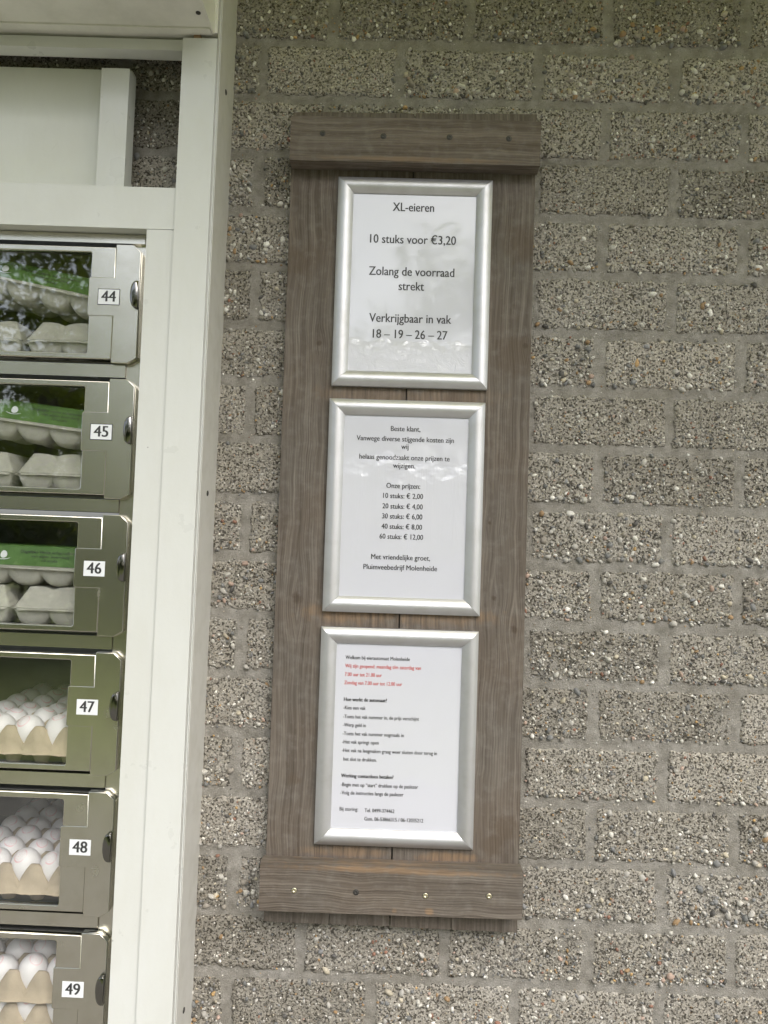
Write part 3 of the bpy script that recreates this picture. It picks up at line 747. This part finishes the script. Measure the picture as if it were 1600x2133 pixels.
# ------------------------------------------------------------------ egg cartons
CL, CW, HB, HL = .250, .104, .0275, .0310
def heightfield(fn, L, W, nx, ny, name, mat):
    bm = bmesh.new(); g = {}
    for j in range(ny+1):
        for i in range(nx+1):
            x, y = -L/2+L*i/nx, -W/2+W*j/ny; g[i, j] = bm.verts.new((x, y, fn(x, y)))
    for j in range(ny):
        for i in range(nx): bm.faces.new((g[i, j], g[i+1, j], g[i+1, j+1], g[i, j+1]))
    me = bpy.data.meshes.new(name); bm.to_mesh(me); bm.free(); me.materials.append(mat)
    for p in me.polygons: p.use_smooth = True
    return me
def ss(t): t = max(0, min(1, t)); return t*t*(3-2*t)
def f_base(x, y):
    u = abs(((x/(CL/5))+.5) % 1-.5)*2; v = abs((y/(CW/2)) % 1-.5)*2   # 0 at cell centre
    rim = min(CL/2-abs(x), CW/2-abs(y))
    cup = 1-(u**3.2)*.55; cup2 = 1-(v**3.2)*.55
    return HB-HB*cup*cup2*ss(rim/.0075)**.7
def f_lid(x, y):
    ey = CW/2-abs(y); ex = CL/2-abs(x)
    e = min(ey/.0165, ex/.0145); hh = min(1, e)
    groove = .0035*math.exp(-(y/.006)**2)*ss((x*0+.03-ex)/.02)      # notch in the middle of each end
    bumps = .0016*cos(2*pi*y/(CW/2)+pi)*(1 if hh >= 1 else hh)
    return HB+.002+max(0, HL*(hh if hh < 1 else 1)-groove+bumps*.6)
me_base = heightfield(f_base, CL, CW, 110, 48, 'carton_base', M['greypulp'])
me_lid = heightfield(f_lid, CL, CW, 100, 48, 'carton_lid', M['greypulp'])
def rim_mesh():
    bm = bmesh.new(); a, b = CL/2+.004, CW/2+.004; n = 60; ring = []
    for q in range(n):
        t = 2*pi*q/n; c, s_ = cos(t), sin(t)
        x = a*math.copysign(abs(c)**.25, c); y = b*math.copysign(abs(s_)**.25, s_); dz = .0006*sin(q*.9)
        ring.append([bm.verts.new((x, y, HB-.0012+dz)), bm.verts.new((x*1.0, y*1.0, HB+.0003+dz)), bm.verts.new((x*.995, y*.99, HB+.0011-dz)), bm.verts.new((x, y, HB+.0032-dz*.5)), bm.verts.new((x*.9, y*.86, HB+.0032)), bm.verts.new((x*.9, y*.86, HB-.0012))])
    for q in range(n):
        A, B = ring[q], ring[(q+1) % n]
        for k in range(6): bm.faces.new((A[k], A[(k+1) % 6], B[(k+1) % 6], B[k]))
    bmesh.ops.recalc_face_normals(bm, faces=bm.faces)
    me = bpy.data.meshes.new('carton_rim'); bm.to_mesh(me); bm.free(); me.materials.append(M['greypulp']); return me
me_rim = rim_mesh()
def label_mesh():
    lx0, lx1 = -.060, .108; me_ = bmesh.new(); n = 40; prof_y = []
    k = .0165
    pts = [(-CW/2+.0008, HB+.0034), (-CW/2+k*.5, HB+.002+HL*.5), (-CW/2+k-.0006, HB+.002+HL-.0006), (-CW/2+k+.002, HB+.002+HL+.0012), (0, HB+.002+HL+.0014), (CW/2-k, HB+.002+HL+.001)]
    rows = []
    for i in range(n+1):
        x = lx0+(lx1-lx0)*i/n; rows.append([me_.verts.new((x, y-.0006, z+.0003)) for y, z in pts])
    for a, b in zip(rows, rows[1:]):
        for q in range(len(pts)-1): me_.faces.new((a[q], b[q], b[q+1], a[q+1]))
    me = bpy.data.meshes.new('carton_label'); me_.to_mesh(me); me_.free(); me.materials.append(M['green']); return me
me_label = label_mesh()
SL = Vector((0, .0165, HL)).normalized()           # up the sloping long side
def side_text(s, x0, x1, up, cap):
    me = textmesh(s, 1.0, .004); xs = [v.co.x for v in me.vertices]; a, b = min(xs), max(xs)
    o = Vector((0, -CW/2-.0018, HB+.003))
    for v in me.vertices:
        x, y = x0+(v.co.x-a)/(b-a)*(x1-x0), up+v.co.y*cap/XH; v.co = Vector((x, 0, 0))+o+SL*y
    return me
def egg_icon():
    bm = bmesh.new(); o = Vector((-.034, -CW/2-.0018, HB+.003)); pts = []
    for q in range(24):
        t = 2*pi*q/24; x, y = .0050*cos(t)*(1-.16*sin(t)), .0064*sin(t)+.0185; x, y = x*cos(.35)+ (y-.0185)*sin(.35)*-1, .0185+(y-.0185)*cos(.35)+x*sin(.35)
        pts.append(bm.verts.new(o+Vector((x, 0, 0))+SL*y))
    bm.faces.new(pts)
    P = []
    for q in range(11):
        t = -1+2*q/10; P.append((t*.0115, .0105+.0022*t*t)); 
    lo = [bm.verts.new(o+Vector((x, 0, 0))+SL*(y-.0009*(1-(x/.0115)**2))) for x, y in P]; hi = [bm.verts.new(o+Vector((x, 0, 0))+SL*(y+.0004)) for x, y in P]
    for q in range(10): bm.faces.new((lo[q], lo[q+1], hi[q+1], hi[q]))
    me = bpy.data.meshes.new('egg_emblem'); bm.to_mesh(me); bm.free(); me.materials.append(M['plaque']); return me
me_icon = egg_icon()
me_txt = [side_text('Dagelijks verse scharreleieren', -.010, .082, .0225, .0045), side_text('van eigen boerderij', .008, .066, .0155, .0040), side_text('10 stuks', .026, .050, .0088, .0038)]
for q in me_txt: q.materials.append(M['ink'])
def carton(x, d, z, rz, label, labelled=False, tilt=0.0):
    o = bpy.data.objects.new('egg_carton', None); COL.objects.link(o); o.empty_display_size = .03
    o.location = tilted(x, d, z); o.rotation_euler = (0, tilt+TILT, rz)
    tag(o, label, 'egg carton', 'grey pulp egg cartons behind the upper doors')
    link('carton_base', me_base, None, o); link('carton_rim', me_rim, None, o); lid = link('carton_lid', me_lid, None, o)
    if labelled:
        lb = link('carton_label', me_label, None, lid)
        link('egg_emblem', me_icon, None, lid)
        for q in me_txt: link('printed_line', q, None, lid)
    return o
H2 = HB+HL+.0030
for i, n in ((0, 'topmost door'), (1, 'second door from the top'), (2, 'third door from the top')):
    f = FL[i]+.0004; xr = (-.8325, -.8355, -.8300)[i]
    carton(xr, .052-CL/2, f, pi/2, 'plain grey egg carton end-on behind the %s, the right one' % n)
    carton(xr-.1115, .050-CL/2, f, pi/2, 'plain grey egg carton end-on behind the %s, the left one' % n)
carton(-.902, -.0+CW/2-.055, FL[0]+H2+.0285, 0, 'green labelled egg carton steeply tilted on two plain ones behind the topmost door', True, .180)
carton(-.872, -.055+CW/2, FL[1]+H2+.0160, 0, 'green labelled egg carton slightly tilted behind the second door from the top', True, .105)
carton(-.872, -.055+CW/2, FL[2]+H2+.0010, 0, 'green labelled egg carton lying level behind the third door from the top', True, 0.012)

# ------------------------------------------------------------------ trees across the yard (seen as reflections in the glass and steel)
ml = NT('leaf green'); tr_ = ml.n('ShaderNodeBsdfTranslucent'); mxs = ml.n('ShaderNodeMixShader')
a_ = ml.n('ShaderNodeAttribute', attribute_name='tint').outputs['Color']
ml.set(Base_Color=a_, Roughness=.55); ml.l(ml.mix(1, a_, (1.7, 1.7, .5), 'MULTIPLY'), tr_.inputs[0]); mxs.inputs[0].default_value = .4
ml.l(ml.b.outputs[0], mxs.inputs[1]); ml.l(tr_.outputs[0], mxs.inputs[2]); ml.l(mxs.outputs[0], ml.out.inputs[0])
M['leaf'] = ml.m; M['bark'] = mat_plain('bark', (.12, .1, .08), .9, 0, 60, .8)
def crown_mesh(seed, n=9000, H=7.5, R=2.1, base=.9):
    rnd = random.Random(seed); V, F, T = [], [], []
    clumps = []
    for _ in range(60):
        a = rnd.uniform(0, 2*pi); t = rnd.random(); rr = R*math.sqrt(rnd.random())*(1-.55*abs(2*t-.8)**1.4 if t > .4 else 1)
        clumps.append((rr*cos(a), rr*sin(a), base+t*(H-base), rnd.uniform(.45, .95)))
    for _ in range(n):
        cx, cy, cz, cr = rnd.choice(clumps); d = Vector((rnd.gauss(0, 1), rnd.gauss(0, 1), rnd.gauss(0, .8))).normalized()*cr*rnd.random()**.4
        p = Vector((cx, cy, cz))+d; s_ = rnd.uniform(.05, .11)
        e1 = Vector((rnd.gauss(0, 1), rnd.gauss(0, 1), rnd.gauss(0, 1))).normalized(); e2 = e1.cross(Vector((rnd.gauss(0, 1), rnd.gauss(0, 1), rnd.gauss(0, 1)))).normalized()
        b = len(V); V += [p-e1*s_, p-e2*s_*.45, p+e1*s_, p+e2*s_*.45]; F.append((b, b+1, b+2, b+3))
        g = rnd.uniform(.7, 1.3); T += [(.12*g, .155*g, .018*g, 1)]*4
    me = bpy.data.meshes.new('crown'); me.from_pydata(V, [], F); me.materials.append(M['leaf'])
    at = me.color_attributes.new('tint', 'FLOAT_COLOR', 'POINT'); at.data.foreach_set('color', [c for t in T for c in t])
    return me
def trunk_mesh(seed):
    rnd = random.Random(seed); bm = bmesh.new()
    def limb(p, q, r0, r1, n=8):
        ax = (q-p).normalized(); e1 = ax.orthogonal().normalized(); e2 = ax.cross(e1); R = []
        for k in range(5):
            c = p.lerp(q, k/4)+Vector((rnd.uniform(-.04, .04), rnd.uniform(-.04, .04), 0))*(1 if 0 < k < 4 else 0); r = r0+(r1-r0)*k/4
            R.append([bm.verts.new(c+(e1*cos(2*pi*i/n)+e2*sin(2*pi*i/n))*r) for i in range(n)])
        for A, B in zip(R, R[1:]):
            for i in range(n): bm.faces.new((A[i], A[(i+1) % n], B[(i+1) % n], B[i]))
    top = Vector((rnd.uniform(-.2, .2), 0, 5)); limb(Vector((0, 0, -.1)), top, .2, .07)
    for _ in range(6):
        t = rnd.uniform(.35, .95); a = rnd.uniform(0, 2*pi); p = Vector((0, 0, 0)).lerp(top, t); limb(p, p+Vector((cos(a)*1.4, sin(a)*1.4, 1.2)), .07, .02, 6)
    me = bpy.data.meshes.new('trunk'); bm.to_mesh(me); bm.free(); me.materials.append(M['bark']); return me
crowns = [crown_mesh(s_) for s_ in (1, 2, 3)]; trunks = [trunk_mesh(s_) for s_ in (1, 2)]
spots = [(-8.2, -10.5, .85), (-5.2, -9.6, .78), (-2.6, -10.4, .9), (.2, -9.4, .72), (2.9, -10.6, .85), (5.8, -9.8, .78), (9.0, -10.8, .9),
         (-6.8, -14, .75), (-1.6, -14.6, .7), (3.9, -14.4, .75), (8.8, -14.6, .7)]
for i, (x, y, s_) in enumerate(spots):
    t = bpy.data.objects.new('broadleaf_tree', None); COL.objects.link(t); t.location = (x, y, 0); t.scale = (s_, s_, s_); t.rotation_euler = (0, 0, i*1.7)
    tag(t, 'green broadleaf tree across the yard, seen only as a reflection', 'tree', 'trees reflected in the machine glass')
    link('trunk', trunks[i % 2], None, t); link('crown', crowns[i % 3], None, t)
def hedge():  # unseen hedge, added to darken the horizon in the door reflections
    rnd = random.Random(9); V, F, T = [], [], []
    for _ in range(16000):
        x, y, z = rnd.uniform(-9, 9), rnd.uniform(-8.4, -7.6), 1.5*rnd.random()**.6
        p = Vector((x, y, z+.08*math.sin(x*2.1))); s_ = rnd.uniform(.04, .09)
        e1 = Vector((rnd.gauss(0, 1), rnd.gauss(0, 1), rnd.gauss(0, 1))).normalized(); e2 = e1.cross(Vector((rnd.gauss(0, 1), rnd.gauss(0, 1), rnd.gauss(0, 1)))).normalized()
        b = len(V); V += [p-e1*s_, p-e2*s_*.6, p+e1*s_, p+e2*s_*.6]; F.append((b, b+1, b+2, b+3))
        g = rnd.uniform(.6, 1.3); T += [(.035*g, .052*g, .018*g, 1)]*4
    me = bpy.data.meshes.new('reflection_hedge'); me.from_pydata(V, [], F); me.materials.append(M['leaf'])
    at = me.color_attributes.new('tint', 'FLOAT_COLOR', 'POINT'); at.data.foreach_set('color', [c for t in T for c in t])
    tag(link('reflection_hedge', me), 'added dark green hedge out of view, darkening the horizon mirrored in the steel doors', 'hedge')
hedge()
bpy.context.view_layer.update()
